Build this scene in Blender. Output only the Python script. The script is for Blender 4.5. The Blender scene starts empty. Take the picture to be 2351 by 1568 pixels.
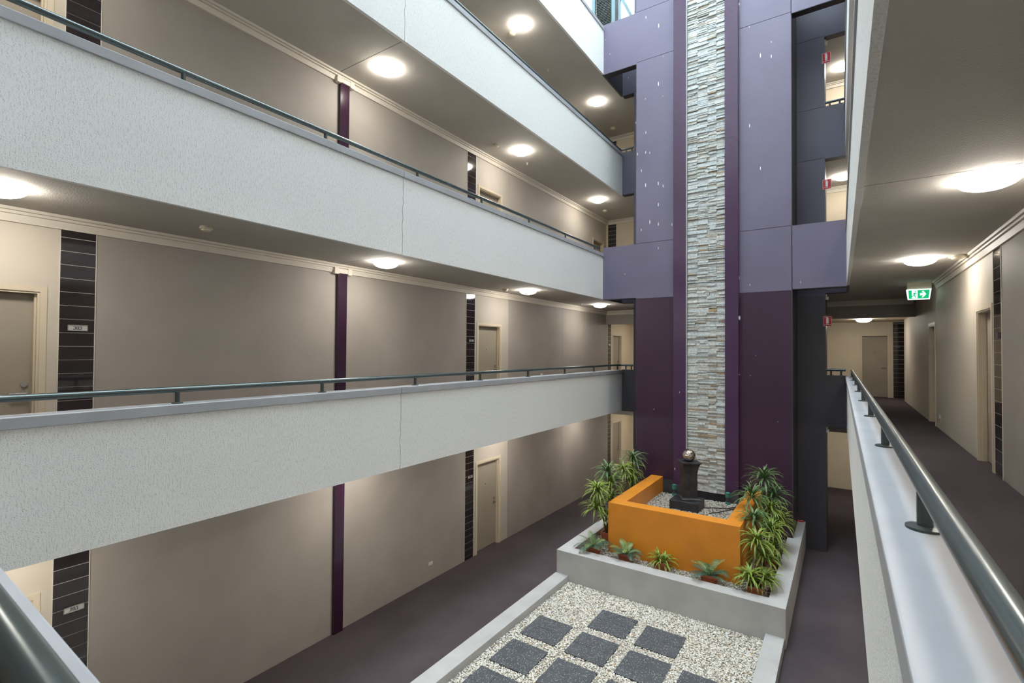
import bpy, bmesh, math, random
from mathutils import Vector, Matrix
random.seed(7)
scene = bpy.context.scene
COL = scene.collection
# ------------------------------------------------------------------ camera, sky, exposure
EYE = 4.68
F_PX, YAW, PITCH, ROLL = 1132.8, 0.59256, 0.01796, 0.00666
fw = Vector((-math.sin(YAW)*math.cos(PITCH), math.cos(YAW)*math.cos(PITCH), math.sin(PITCH)))
rt = Vector((math.cos(YAW), math.sin(YAW), 0)); up = rt.cross(fw)
r2 = rt*math.cos(ROLL)+up*math.sin(ROLL); u2 = -rt*math.sin(ROLL)+up*math.cos(ROLL)
cam = bpy.data.cameras.new('camera'); cam.sensor_width = 36; cam.lens = F_PX*36/2351; cam.clip_start = 0.02
cam.dof.use_dof = True; cam.dof.focus_distance = 9.0; cam.dof.aperture_fstop = 8.0
co = bpy.data.objects.new('camera', cam); COL.objects.link(co)
M = Matrix((r2, u2, -fw)).transposed().to_4x4(); M.translation = (0, 0, EYE); co.matrix_world = M
scene.camera = co
w = bpy.data.worlds.new('sky'); scene.world = w; w.use_nodes = True
bg = w.node_tree.nodes['Background']; bg.inputs[0].default_value = (0.78, 0.912, 1.0, 1); bg.inputs[1].default_value = 10.3
LAMP = 44.0
cy = scene.cycles; cy.max_bounces = 6; cy.diffuse_bounces = 5; cy.glossy_bounces = 2; cy.transmission_bounces = 2; cy.caustics_reflective = False; cy.caustics_refractive = False; cy.adaptive_threshold = 0.025
vs = scene.view_settings; vs.view_transform = 'Standard'; vs.look = 'None'; vs.gamma = 1; vs.use_curve_mapping = False; vs.exposure = 0.6

# ------------------------------------------------------------------ materials
def lin(c): return tuple(((v/255)/12.92 if v/255 <= 0.04045 else ((v/255+0.055)/1.055)**2.4) for v in c)
MATS = {}
def nt(name):
    m = bpy.data.materials.new(name); m.use_nodes = True
    t = m.node_tree; b = t.nodes['Principled BSDF']; MATS[name] = m
    def N(kind, **kw):
        n = t.nodes.new(kind)
        for k, v in kw.items():
            if k.startswith('_'): setattr(n, k[1:], v)
            else: n.inputs[k].default_value = v
        return n
    def L(a, ao, bn, bi): t.links.new(a.outputs[ao], bn.inputs[bi])
    return m, t, b, N, L
def mat(name, col, rough=0.6, var=0.08, vscale=1.5, bump=0, bscale=60, bdist=0.004, stretch=None, spec=0.5, metal=0, coat=0):
    m, t, b, N, L = nt(name)
    b.inputs['Roughness'].default_value = rough; b.inputs['Metallic'].default_value = metal
    b.inputs['Specular IOR Level'].default_value = spec; b.inputs['Coat Weight'].default_value = coat
    g = N('ShaderNodeNewGeometry')
    n = N('ShaderNodeTexNoise', Scale=vscale, Detail=4.0); L(g, 'Position', n, 'Vector')
    mx = N('ShaderNodeMix', _data_type='RGBA')
    mx.inputs[6].default_value = (*[max(0, c*(1-var)) for c in col], 1); mx.inputs[7].default_value = (*[min(1, c*(1+var)) for c in col], 1)
    r = N('ShaderNodeMapRange'); r.inputs[1].default_value = 0.3; r.inputs[2].default_value = 0.7
    L(n, 0, r, 0); L(r, 0, mx, 0); L(mx, 2, b, 'Base Color')
    if bump:
        n2 = N('ShaderNodeTexNoise', Scale=bscale, Detail=3.0, Roughness=0.6)
        if stretch:
            mp = N('ShaderNodeMapping'); mp.inputs['Scale'].default_value = stretch; L(g, 'Position', mp, 'Vector'); L(mp, 0, n2, 'Vector')
        else: L(g, 'Position', n2, 'Vector')
        bp = N('ShaderNodeBump', Strength=bump, Distance=bdist); L(n2, 0, bp, 'Height'); L(bp, 0, b, 'Normal')
    return m
def m_stucco(name, col, stretch):
    m, t, b, N, L = nt(name); b.inputs['Roughness'].default_value = 0.9; b.inputs['Specular IOR Level'].default_value = 0.2
    g = N('ShaderNodeNewGeometry')
    mp = N('ShaderNodeMapping'); mp.inputs['Scale'].default_value = stretch; L(g, 'Position', mp, 'Vector')
    n1 = N('ShaderNodeTexNoise', Scale=70.0, Detail=3.0, Roughness=0.65); L(mp, 0, n1, 'Vector')
    n2 = N('ShaderNodeTexNoise', Scale=95.0, Detail=2.0); L(g, 'Position', n2, 'Vector')
    n3 = N('ShaderNodeTexNoise', Scale=1.7, Detail=3.0); L(g, 'Position', n3, 'Vector')
    k = N('ShaderNodeMix', _data_type='FLOAT'); L(n3, 0, k, 0); L(n1, 0, k, 2); L(n2, 0, k, 3)
    rp = N('ShaderNodeValToRGB'); rp.color_ramp.elements[0].position = 0.36; rp.color_ramp.elements[1].position = 0.50
    L(k, 0, rp, 0)
    bp = N('ShaderNodeBump', Strength=0.55, Distance=0.004); L(rp, 0, bp, 'Height'); L(bp, 0, b, 'Normal')
    mx = N('ShaderNodeMix', _data_type='RGBA'); mx.inputs[6].default_value = (*[c*0.80 for c in col], 1); mx.inputs[7].default_value = (*col, 1)
    L(rp, 0, mx, 0); L(mx, 2, b, 'Base Color')
    return m
def m_emit(name, col, strength):
    m, t, b, N, L = nt(name)
    b.inputs['Base Color'].default_value = (*col, 1); b.inputs['Emission Color'].default_value = (*col, 1); b.inputs['Emission Strength'].default_value = strength
    return m
def m_painted(name, col, rough, drip=0.0, bump=0.25):
    """painted render with sparse white bird-dropping streaks"""
    m, t, b, N, L = nt(name); b.inputs['Roughness'].default_value = rough
    g = N('ShaderNodeNewGeometry')
    n = N('ShaderNodeTexNoise', Scale=1.1, Detail=5.0); L(g, 'Position', n, 'Vector')
    mx = N('ShaderNodeMix', _data_type='RGBA'); mx.inputs[6].default_value = (*[c*0.88 for c in col], 1); mx.inputs[7].default_value = (*[c*1.1 for c in col], 1)
    L(n, 0, mx, 0)
    out = mx
    if drip:
        sp_ = N('ShaderNodeSeparateXYZ'); L(g, 'Position', sp_, 0)
        cb = N('ShaderNodeCombineXYZ'); L(sp_, 'X', cb, 0); L(sp_, 'Z', cb, 1)
        mp = N('ShaderNodeMapping'); mp.inputs['Scale'].default_value = (9.0, 2.0, 1.0); L(cb, 0, mp, 'Vector')
        v = N('ShaderNodeTexVoronoi', Scale=1.0, _voronoi_dimensions='2D'); L(mp, 0, v, 'Vector')
        th = N('ShaderNodeMath', _operation='MULTIPLY'); th.inputs[1].default_value = 0.11
        lt = N('ShaderNodeMath', _operation='LESS_THAN'); L(v, 'Distance', lt, 0)
        sx = N('ShaderNodeSeparateColor'); L(v, 'Color', sx, 0); L(sx, 1, th, 0); L(th, 0, lt, 1)
        gt = N('ShaderNodeMath', _operation='GREATER_THAN'); gt.inputs[1].default_value = 1-drip; L(sx, 0, gt, 0)
        ml = N('ShaderNodeMath', _operation='MULTIPLY'); L(lt, 0, ml, 0); L(gt, 0, ml, 1)
        m2 = N('ShaderNodeMix', _data_type='RGBA'); L(ml, 0, m2, 0); L(mx, 2, m2, 6); m2.inputs[7].default_value = (0.75, 0.76, 0.78, 1)
        out = m2
    L(out, 2, b, 'Base Color')
    n2 = N('ShaderNodeTexNoise', Scale=9.0, Detail=5.0); L(g, 'Position', n2, 'Vector')
    bp = N('ShaderNodeBump', Strength=bump, Distance=0.01); L(n2, 0, bp, 'Height'); L(bp, 0, b, 'Normal')
    return m
def m_random(name, cols, rough, island=True, dark=0.0, bump=0.0):
    """colour picked per piece from a ramp"""
    m, t, b, N, L = nt(name); b.inputs['Roughness'].default_value = rough
    g = N('ShaderNodeNewGeometry'); oi = N('ShaderNodeObjectInfo')
    a = N('ShaderNodeMath', _operation='ADD'); L(g, 'Random Per Island', a, 0); L(oi, 'Random', a, 1)
    f = N('ShaderNodeMath', _operation='FRACT'); L(a, 0, f, 0)
    rp = N('ShaderNodeValToRGB'); rp.color_ramp.interpolation = 'LINEAR'
    e = rp.color_ramp.elements
    while len(e) < len(cols): e.new(0.5)
    for i, (p, c) in enumerate(cols): e[i].position = p; e[i].color = (*c, 1)
    L(f, 0, rp, 0)
    n = N('ShaderNodeTexNoise', Scale=22.0, Detail=4.0); L(g, 'Position', n, 'Vector')
    mr = N('ShaderNodeMapRange'); mr.inputs[1].default_value = 0.3; mr.inputs[2].default_value = 0.6; mr.inputs[3].default_value = 1-dark; mr.inputs[4].default_value = 1.0
    L(n, 0, mr, 0)
    mx = N('ShaderNodeMix', _data_type='RGBA', _blend_type='MULTIPLY'); mx.inputs[0].default_value = 1; L(rp, 0, mx, 6); L(mr, 0, mx, 7)
    L(mx, 2, b, 'Base Color')
    if bump:
        n2 = N('ShaderNodeTexNoise', Scale=40.0, Detail=4.0); L(g, 'Position', n2, 'Vector')
        bp = N('ShaderNodeBump', Strength=bump, Distance=0.01); L(n2, 0, bp, 'Height'); L(bp, 0, b, 'Normal')
    return m
def m_carpet(name, col):
    m, t, b, N, L = nt(name); b.inputs['Roughness'].default_value = 1.0; b.inputs['Specular IOR Level'].default_value = 0.05
    g = N('ShaderNodeNewGeometry')
    n = N('ShaderNodeTexNoise', Scale=150.0, Detail=2.0); L(g, 'Position', n, 'Vector')
    n2 = N('ShaderNodeTexNoise', Scale=0.9, Detail=4.0); L(g, 'Position', n2, 'Vector')
    ad = N('ShaderNodeMix', _data_type='FLOAT'); ad.inputs[0].default_value = 0.35; L(n, 0, ad, 2); L(n2, 0, ad, 3)
    r = N('ShaderNodeMapRange'); r.inputs[1].default_value = 0.35; r.inputs[2].default_value = 0.65; r.inputs[3].default_value = 0.72; r.inputs[4].default_value = 1.25; L(ad, 0, r, 0)
    mx = N('ShaderNodeMix', _data_type='RGBA', _blend_type='MULTIPLY'); mx.inputs[0].default_value = 1; mx.inputs[6].default_value = (*col, 1); L(r, 0, mx, 7); L(mx, 2, b, 'Base Color')
    bp = N('ShaderNodeBump', Strength=0.5, Distance=0.004); L(n, 0, bp, 'Height'); L(bp, 0, b, 'Normal')
    return m
def m_speckle(name, base, fleck):
    m, t, b, N, L = nt(name); b.inputs['Roughness'].default_value = 0.7
    g = N('ShaderNodeNewGeometry')
    v = N('ShaderNodeTexVoronoi', Scale=62.0); L(g, 'Position', v, 'Vector')
    sc = N('ShaderNodeSeparateColor'); L(v, 'Color', sc, 0)
    th = N('ShaderNodeMath', _operation='MULTIPLY'); th.inputs[1].default_value = 0.36; L(sc, 0, th, 0)
    lt = N('ShaderNodeMath', _operation='LESS_THAN'); L(v, 'Distance', lt, 0); L(th, 0, lt, 1)
    gt = N('ShaderNodeMath', _operation='GREATER_THAN'); gt.inputs[1].default_value = 0.3; L(sc, 1, gt, 0)
    ml = N('ShaderNodeMath', _operation='MULTIPLY'); L(lt, 0, ml, 0); L(gt, 0, ml, 1)
    n = N('ShaderNodeTexNoise', Scale=5.0, Detail=5.0); L(g, 'Position', n, 'Vector')
    m0 = N('ShaderNodeMix', _data_type='RGBA'); m0.inputs[6].default_value = (*[c*0.7 for c in base], 1); m0.inputs[7].default_value = (*[c*1.5 for c in base], 1); L(n, 0, m0, 0)
    mx = N('ShaderNodeMix', _data_type='RGBA'); L(ml, 0, mx, 0); L(m0, 2, mx, 6); mx.inputs[7].default_value = (*fleck, 1); L(mx, 2, b, 'Base Color')
    return m

m_stucco('stucco_x', (0.80, 0.80, 0.785), (1.0, 1.0, 0.28))
mat('coping', (0.36, 0.365, 0.385), 0.55, 0.08, 3, 0.15, 25)
mat('taupe', (0.375, 0.340, 0.303), 0.62, 0.07, 1.2, 0.12, 40)
mat('cream', (0.66, 0.575, 0.43), 0.6, 0.05, 1.2, 0.1, 40)
mat('cream_pale', (0.57, 0.515, 0.425), 0.6, 0.05, 1.2, 0.1, 40)
mat('taupe_light', (0.51, 0.465, 0.405), 0.6, 0.05, 1.2, 0.1, 40)
mat('ceiling', (0.49, 0.465, 0.42), 0.85, 0.05, 1.0, 0.8, 75, 0.006)
mat('cornice', (0.72, 0.67, 0.58), 0.5, 0.03)
mat('door', (0.33, 0.29, 0.23), 0.55, 0.05)
mat('frame', (0.62, 0.54, 0.41), 0.45, 0.04)
mat('tile', (0.026, 0.020, 0.022), 0.06, 0.25, 2.0, spec=0.6)
mat('grout', (0.62, 0.58, 0.52), 0.8)
mat('plum_gloss', (0.035, 0.010, 0.030), 0.16, 0.1, spec=0.6)
m_painted('plum', (0.037, 0.014, 0.038), 0.42, 0.03)
m_painted('pilaster', (0.060, 0.026, 0.070), 0.24, 0.03, 0.5)
m_painted('lavender', (0.150, 0.130, 0.198), 0.42, 0.11)
m_painted('navy', (0.085, 0.078, 0.115), 0.45, 0.03)
m_painted('slate', (0.052, 0.048, 0.060), 0.5, 0.0)
mat('skirt', (0.05, 0.05, 0.055), 0.7, 0.3, 8)
mat('black_soffit', (0.022, 0.018, 0.026), 0.6)
m_carpet('carpet', (0.080, 0.065, 0.070))
mat('concrete', (0.46, 0.455, 0.445), 0.7, 0.08, 2.5, 0.1, 30)
mat('orange', (0.72, 0.26, 0.022), 0.42, 0.08, 2.0, 0.12, 20)
m_random('stone', [(0.0, (0.64, 0.66, 0.66)), (0.5, (0.54, 0.59, 0.60)), (0.78, (0.67, 0.65, 0.60)), (0.90, (0.42, 0.42, 0.39)), (0.95, (0.42, 0.30, 0.18)), (1.0, (0.54, 0.56, 0.55))], 0.7, dark=0.35, bump=0.3)
mat('mortar', (0.10, 0.095, 0.09), 0.9)
m_random('pebble', [(0.0, (0.86, 0.845, 0.80)), (0.55, (0.80, 0.775, 0.71)), (0.8, (0.62, 0.56, 0.46)), (0.92, (0.36, 0.33, 0.28)), (0.97, (0.60, 0.38, 0.16)), (1.0, (0.86, 0.85, 0.82))], 0.6)
m_random('pebble_dull', [(0.0, (0.62, 0.60, 0.55)), (0.5, (0.50, 0.47, 0.41)), (0.75, (0.36, 0.31, 0.25)), (0.9, (0.20, 0.18, 0.15)), (0.97, (0.46, 0.30, 0.16)), (1.0, (0.70, 0.69, 0.66))], 0.6)
mat('gravel_bed', (0.36, 0.34, 0.30), 0.95, 0.4, 60)
mat('soil', (0.16, 0.145, 0.12), 0.95, 0.3, 30)
m_speckle('paver', (0.062, 0.068, 0.078), (0.62, 0.60, 0.55))
mat('granite', (0.024, 0.025, 0.028), 0.5, 0.5, 9, 0.3, 30)
mat('rail', (0.10, 0.125, 0.125), 0.25, 0.04, metal=0.6)
mat('rail_post', (0.07, 0.085, 0.082), 0.35, 0.04, metal=0.4)
mat('chrome', (0.55, 0.53, 0.50), 0.25, 0.05, metal=1)
mat('terracotta', (0.36, 0.10, 0.045), 0.6, 0.15, 8)
mat('white_plastic', (0.75, 0.74, 0.70), 0.4, 0.02)
mat('cream_plastic', (0.66, 0.60, 0.47), 0.4, 0.02)
mat('teal', (0.05, 0.24, 0.19), 0.35, 0.1)
mat('black', (0.012, 0.012, 0.012), 0.5)
mat('plate', (0.55, 0.55, 0.53), 0.35, 0.04, 20, metal=0.3)
mat('dark_plate', (0.10, 0.09, 0.085), 0.3, 0.1)
mat('red', (0.52, 0.012, 0.03), 0.45, 0.03)
mat('white', (0.80, 0.80, 0.78), 0.5, 0.02)
mat('steel_blue', (0.15, 0.24, 0.27), 0.4, 0.05)
mat('louvre', (0.22, 0.24, 0.235), 0.5, 0.1)
mat('bark', (0.10, 0.065, 0.04), 0.85, 0.3, 20)
m_emit('lamp_glass', (1.0, 0.935, 0.85), LAMP)
m_emit('exit_green', (0.0, 0.36, 0.13), 0.85)
m_emit('exit_white', (0.75, 1.0, 0.93), 1.0)
def m_leaf(name, base, tip, edge):
    m, t, b, N, L = nt(name); b.inputs['Roughness'].default_value = 0.42
    at = N('ShaderNodeAttribute', _attribute_name='leafuv')
    s = N('ShaderNodeSeparateXYZ'); L(at, 'Vector', s, 0)
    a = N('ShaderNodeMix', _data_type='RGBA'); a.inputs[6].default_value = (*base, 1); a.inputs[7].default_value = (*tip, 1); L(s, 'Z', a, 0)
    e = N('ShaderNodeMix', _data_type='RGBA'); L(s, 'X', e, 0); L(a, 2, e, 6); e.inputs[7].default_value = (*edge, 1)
    L(e, 2, b, 'Base Color')
    return m
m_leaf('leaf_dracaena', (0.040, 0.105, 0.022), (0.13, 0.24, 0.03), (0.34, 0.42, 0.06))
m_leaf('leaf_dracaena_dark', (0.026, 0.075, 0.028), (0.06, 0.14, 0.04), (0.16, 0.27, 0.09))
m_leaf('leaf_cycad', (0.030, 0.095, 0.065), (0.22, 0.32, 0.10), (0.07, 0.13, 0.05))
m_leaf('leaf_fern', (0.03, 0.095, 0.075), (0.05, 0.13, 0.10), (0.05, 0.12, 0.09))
# cracked mirror ball
m, t, b, N, L = nt('ball'); b.inputs['Metallic'].default_value = 1; b.inputs['Roughness'].default_value = 0.12; b.inputs['Base Color'].default_value = (0.66, 0.60, 0.54, 1)
tc = N('ShaderNodeTexCoord'); v = N('ShaderNodeTexVoronoi', Scale=16.0, _feature='DISTANCE_TO_EDGE'); L(tc, 'Object', v, 'Vector')
bp = N('ShaderNodeBump', Strength=0.9, Distance=0.02); L(v, 0, bp, 'Height'); L(bp, 0, b, 'Normal')

# ------------------------------------------------------------------ mesh helpers
WL = {}
class MB:
    def __init__(s): s.v = []; s.f = []; s.uv = None
    def box(s, x0, x1, y0, y1, z0, z1):
        n = len(s.v); x0, x1 = min(x0, x1), max(x0, x1); y0, y1 = min(y0, y1), max(y0, y1); z0, z1 = min(z0, z1), max(z0, z1)
        s.v += [(x0, y0, z0), (x1, y0, z0), (x1, y1, z0), (x0, y1, z0), (x0, y0, z1), (x1, y0, z1), (x1, y1, z1), (x0, y1, z1)]
        s.f += [tuple(n+i for i in q) for q in ((0, 3, 2, 1), (4, 5, 6, 7), (0, 1, 5, 4), (1, 2, 6, 5), (2, 3, 7, 6), (3, 0, 4, 7))]
        return s
    def loft(s, a, b):
        """two equal rings of points joined and capped"""
        n = len(s.v); k = len(a); s.v += [tuple(p) for p in a] + [tuple(p) for p in b]
        s.f.append(tuple(range(n+k-1, n-1, -1))); s.f.append(tuple(range(n+k, n+2*k)))
        for i in range(k): j = (i+1) % k; s.f.append((n+i, n+j, n+k+j, n+k+i))
        return s
    def tube(s, pts, r, n=12):
        pts = [Vector(p) for p in pts]; base = len(s.v)
        rs = r if isinstance(r, (list, tuple)) else [r]*len(pts)
        ref = None
        for i, p in enumerate(pts):
            d = (pts[min(i+1, len(pts)-1)] - pts[max(i-1, 0)]).normalized()
            if ref is None: ref = Vector((0, 0, 1)) if abs(d.z) < 0.9 else Vector((1, 0, 0))
            a = d.cross(ref).normalized(); bb = a.cross(d).normalized(); ref = bb if abs(bb.dot(d)) < 0.9 else ref
            for k in range(n):
                t_ = 2*math.pi*k/n; q = p+(a*math.cos(t_)+bb*math.sin(t_))*rs[i]; s.v.append(tuple(q))
        for i in range(len(pts)-1):
            for k in range(n):
                j = (k+1) % n; o = base+i*n; s.f.append((o+k, o+j, o+n+j, o+n+k))
        s.f.append(tuple(base+k for k in range(n-1, -1, -1))); o = base+(len(pts)-1)*n; s.f.append(tuple(o+k for k in range(n)))
        return s
    def lathe(s, prof, c, n=24, rot=0.0):
        base = len(s.v)
        for (r, z) in prof:
            for k in range(n):
                a = rot+2*math.pi*k/n; s.v.append((c[0]+r*math.cos(a), c[1]+r*math.sin(a), c[2]+z))
        for i in range(len(prof)-1):
            for k in range(n):
                j = (k+1) % n; o = base+i*n; s.f.append((o+k, o+j, o+n+j, o+n+k))
        s.f.append(tuple(base+k for k in range(n-1, -1, -1))); o = base+(len(prof)-1)*n; s.f.append(tuple(o+k for k in range(n)))
        return s
    def build(s, name, material, parent=None, smooth=False, bevel=0, origin=None, fix=True):
        if parent is not None: o0 = WL[parent.name]
        elif origin: o0 = Vector(origin)
        else:
            xs, ys, zs = zip(*s.v); o0 = Vector(((min(xs)+max(xs))/2, (min(ys)+max(ys))/2, min(zs)))
        me = bpy.data.meshes.new(name); me.from_pydata([(x-o0.x, y-o0.y, z-o0.z) for x, y, z in s.v], [], s.f)
        if fix:
            bm = bmesh.new(); bm.from_mesh(me); bmesh.ops.recalc_face_normals(bm, faces=bm.faces[:]); bm.to_mesh(me); bm.free()
        if s.uv:
            at = me.attributes.new('leafuv', 'FLOAT_VECTOR', 'POINT'); at.data.foreach_set('vector', [c for q in s.uv for c in q])
        me.materials.append(MATS[material])
        if smooth: me.polygons.foreach_set('use_smooth', [True]*len(me.polygons))
        o = bpy.data.objects.new(name, me); COL.objects.link(o)
        if parent is not None: o.parent = parent
        else: o.location = o0
        WL[o.name] = o0
        if smooth and smooth != 'all':
            md = o.modifiers.new('edge_split', 'EDGE_SPLIT'); md.split_angle = math.radians(40)
        if bevel: md = o.modifiers.new('bevel', 'BEVEL'); md.width = bevel; md.segments = 2; md.limit_method = 'ANGLE'
        return o
def skew_x0(mb):
    m_ = min(v[0] for v in mb.v); mb.v = [(x+0.0055*(12.4-y) if x == m_ else x, y, z) for x, y, z in mb.v]; return mb
def skew(mb):
    """the right gallery runs very slightly out of parallel with the left one"""
    mb.v = [(x+0.0055*(12.4-y), y, z) for x, y, z in mb.v]; return mb
def tag(o, label, cat=None, group=None, kind=None):
    o['label'] = label
    if cat: o['category'] = cat
    if group: o['group'] = group
    if kind: o['kind'] = kind
    return o
def thing(name, loc, label, cat=None, group=None, kind=None):
    o = bpy.data.objects.new(name, None); COL.objects.link(o); o.location = loc; o.empty_display_size = 0.1; WL[o.name] = Vector(loc)
    return tag(o, label, cat, group, kind)
def box(*a): return MB().box(*a)

# wall frames: (u along wall, d into the wall, z)
XL, XR = -7.0, 1.54
PL, PR = -5.40, 0.05          # atrium faces of the left and right parapets
YN, YF, YB, YE, YH = 0.32, 12.40, 13.80, 16.35, 20.50
def mapL(u, d, z): return (XL-d, u, z)
def mapR(u, d, z): return (XR+d, u, z)
def mapE(Y): return lambda u, d, z: (u, Y+d, z)
def wbox(mb, mp, u0, u1, d0, d1, z0, z1):
    a = mp(u0, d0, z0); b_ = mp(u1, d1, z1); return mb.box(a[0], b_[0], a[1], b_[1], a[2], b_[2])
def extr(mb, mp, prof, u0, u1): return mb.loft([mp(u0, d, z) for d, z in prof], [mp(u1, d, z) for d, z in prof])

# floor z, soffit z of the slab below that floor, coping top z
FLOOR = {2: 0.0, 3: 3.20, 4: 6.39, 5: 9.58, 6: 12.60}
SOFF = {3: 2.95, 4: 6.09, 5: 9.28, 6: 12.22}
COPE = {3: 4.13, 4: 7.32, 5: 10.52, 6: 13.50}
CEIL = {2: 2.95, 3: 6.09, 4: 9.28, 5: 12.22}
LV = {2: 'ground floor', 3: 'middle gallery', 4: 'upper gallery', 5: 'top gallery', 6: 'roof level'}

# ------------------------------------------------------------------ floors and slabs
tag(box(XL-0.4, XR+3, -1.8, YH+0.6, -0.3, -0.02).build('floor', 'concrete'), 'concrete base under the ground floor of the atrium', kind='structure')
def carpet(x0, x1, y0, y1, z, label):
    return tag(box(x0, x1, y0, y1, z-0.02, z).build('floor', 'carpet'), label, kind='structure')
carpet(XL, -4.90, -1.6, 13.8, 0.0, 'dark grey carpet along the left ground floor walkway')
carpet(-0.80, XR, -1.6, 13.8, 0.0, 'dark grey carpet along the right ground floor walkway')
carpet(-4.90, -0.80, -1.6, 0.6, 0.0, 'dark grey carpet on the ground floor near the camera')
carpet(XL, 4.0, 13.8, YH, 0.0, 'dark grey carpet of the ground floor end hall')
carpet(PR+0.2, XR, -1.6, 13.8, 3.2, 'dark grey carpet of the middle right gallery beside the handrail')
carpet(XL, PL-0.2, -1.6, 13.8, 3.2, 'dark grey carpet of the middle left gallery')
carpet(PL-0.2, PR+0.2, -1.6, YN-0.2, 3.2, 'dark grey carpet of the middle gallery under the camera')
JY = 5.11
for lv in (3, 4, 5, 6):
    s, f = SOFF[lv], FLOOR[lv]-0.02
    for y0, y1, nm in ((-1.6, JY-0.006, 'near half'), (JY+0.006, YB, 'far half')):
        tag(box(XL, PL-0.05, y0, y1, s, f).build('ceiling', 'ceiling'), 'textured taupe soffit, %s, below the left %s' % (nm, LV[lv]), kind='structure')
        tag(skew_x0(box(PR+0.05, XR, y0, y1, s, f)).build('ceiling', 'ceiling'), 'textured taupe soffit, %s, below the right %s' % (nm, LV[lv]), kind='structure')
    tag(box(PL-0.2, PR+0.2, -1.6, YN-0.2, s, f).build('ceiling', 'ceiling'), 'soffit below the near %s' % LV[lv], kind='structure')
    mb = box(XL, -5.05, YB, YE, s, f); mb.box(-0.36, XR, YB, YE, s, f); mb.box(-5.05, -0.36, 14.9, YE, s, f)
    tag(mb.build('ceiling', 'ceiling'), 'soffit below the end walkway of the %s' % LV[lv], kind='structure')

# added roof ring and tall walls narrow the sky light into the atrium
ZR = 23.0
for x0, x1, y0, y1, nm in ((XL-0.2, PL, -1.8, YE, 'left'), (PR, XR+0.2, -1.8, YE, 'right'), (PL, PR, -1.8, YN, 'near')):
    tag(box(x0, x1, y0, y1, ZR, ZR+0.25).build('ceiling', 'white'), 'added unseen slab limiting sky light over the %s side walkway' % nm, kind='structure')
tag(box(XL-0.2, XL, -1.8, YE, 12.6, ZR).build('wall_sky_limit', 'white'), 'added tall wall limiting sky light, left side', kind='structure')
tag(box(XR, XR+0.2, -1.8, YE, 12.6, ZR).build('wall_sky_limit', 'white'), 'added tall wall limiting sky light, right side', kind='structure')
tag(box(-5.2, XR, YE, YE+0.2, 12.6, ZR).build('wall_sky_limit', 'white'), 'added tall wall limiting sky light behind the tower', kind='structure')
tag(box(XL, XR, -1.8, -1.6, 12.6, ZR).build('wall_sky_limit', 'white'), 'added tall wall limiting sky light, near side', kind='structure')

# ------------------------------------------------------------------ parapets
rj = random.Random(3)
JAG = [rj.uniform(-0.011, 0.011) for _ in range(16)]
def jagged(mb, y0, y1, x0, x1, z0, z1, j0=False, j1=False):
    """parapet panel along Y whose end at the joint is an uneven crack"""
    n = 15; zs = [z0+(z1-z0)*i/n for i in range(n+1)]
    a = [(y0+(JAG[i] if j0 else 0), zs[i]) for i in range(n+1)]; b_ = [(y1+(JAG[i] if j1 else 0), zs[i]) for i in range(n+1)]
    base = len(mb.v)
    for x in (x0, x1):
        for i in range(n+1): mb.v += [(x, *a[i]), (x, *b_[i])]
    k = 2*(n+1)
    for i in range(n):
        p = base+2*i
        mb.f += [(p, p+1, p+3, p+2), (p+k, p+k+2, p+k+3, p+k+1), (p, p+2, p+k+2, p+k), (p+1, p+k+1, p+k+3, p+3)]
    e = base+2*n; mb.f += [(base, base+k, base+k+1, base+1), (e, e+1, e+k+1, e+k)]
    return mb
for lv in (3, 4, 5, 6):
    for side in ('left', 'right'):
        x0, x1 = (PL-0.2, PL) if side == 'left' else (PR, PR+0.2)
        yend = YB if lv in (3, 5) else YF
        p = thing('parapet', ((x0+x1)/2, (YN+yend)/2, SOFF[lv]), 'pale stucco parapet with grey coping edging the %s %s' % (side, LV[lv]), kind='structure')
        zt = COPE[lv]-0.095
        y0 = YN-0.2
        f0, f1 = (x1-0.05, x1) if side == 'left' else (x0, x0+0.05)      # stucco skin over the slab edge
        i0, i1 = (x0, x1-0.05) if side == 'left' else (x0+0.05, x1)
        sk = skew if side == 'right' else (lambda m_: m_)
        sk(jagged(MB(), y0, JY-0.005, f0, f1, SOFF[lv]-0.012, zt, j1=True)).build('stucco_panel', 'stucco_x', p)
        sk(jagged(MB(), JY+0.005, yend, f0, f1, SOFF[lv]-0.012, zt, j0=True)).build('stucco_panel', 'stucco_x', p)
        sk(box(i0, i1, y0, yend, FLOOR[lv]-0.02, zt)).build('inner_panel', 'stucco_x', p)
        for c0, c1 in ((y0, JY-0.003), (JY+0.003, yend)):
            sk(box(x0-0.02, x1+0.02, c0, c1, zt, COPE[lv])).build('coping', 'coping', p, bevel=0.006)
        if lv in (4, 6):
            box(f0, f1, YF, YB, SOFF[lv]-0.012, COPE[lv]).build('return_panel', 'slate', p)
    p = thing('parapet', (-2.6, YN-0.1, SOFF[lv]), 'pale stucco parapet with grey coping closing the near end of the %s' % LV[lv], kind='structure')
    sky_ = lambda mb: (setattr(mb, 'v', [(x, y-0.02*(x+1.4), z) for x, y, z in mb.v]), mb)[1]     # near parapet runs slightly askew
    sky_(box(PL, PR, YN-0.2, YN-0.025, SOFF[lv], COPE[lv]-0.095)).build('stucco_panel', 'stucco_x', p)
    sky_(box(PL+0.02, PR-0.02, YN-0.22, YN-0.005, COPE[lv]-0.095, COPE[lv])).build('coping', 'coping', p, bevel=0.006)

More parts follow.
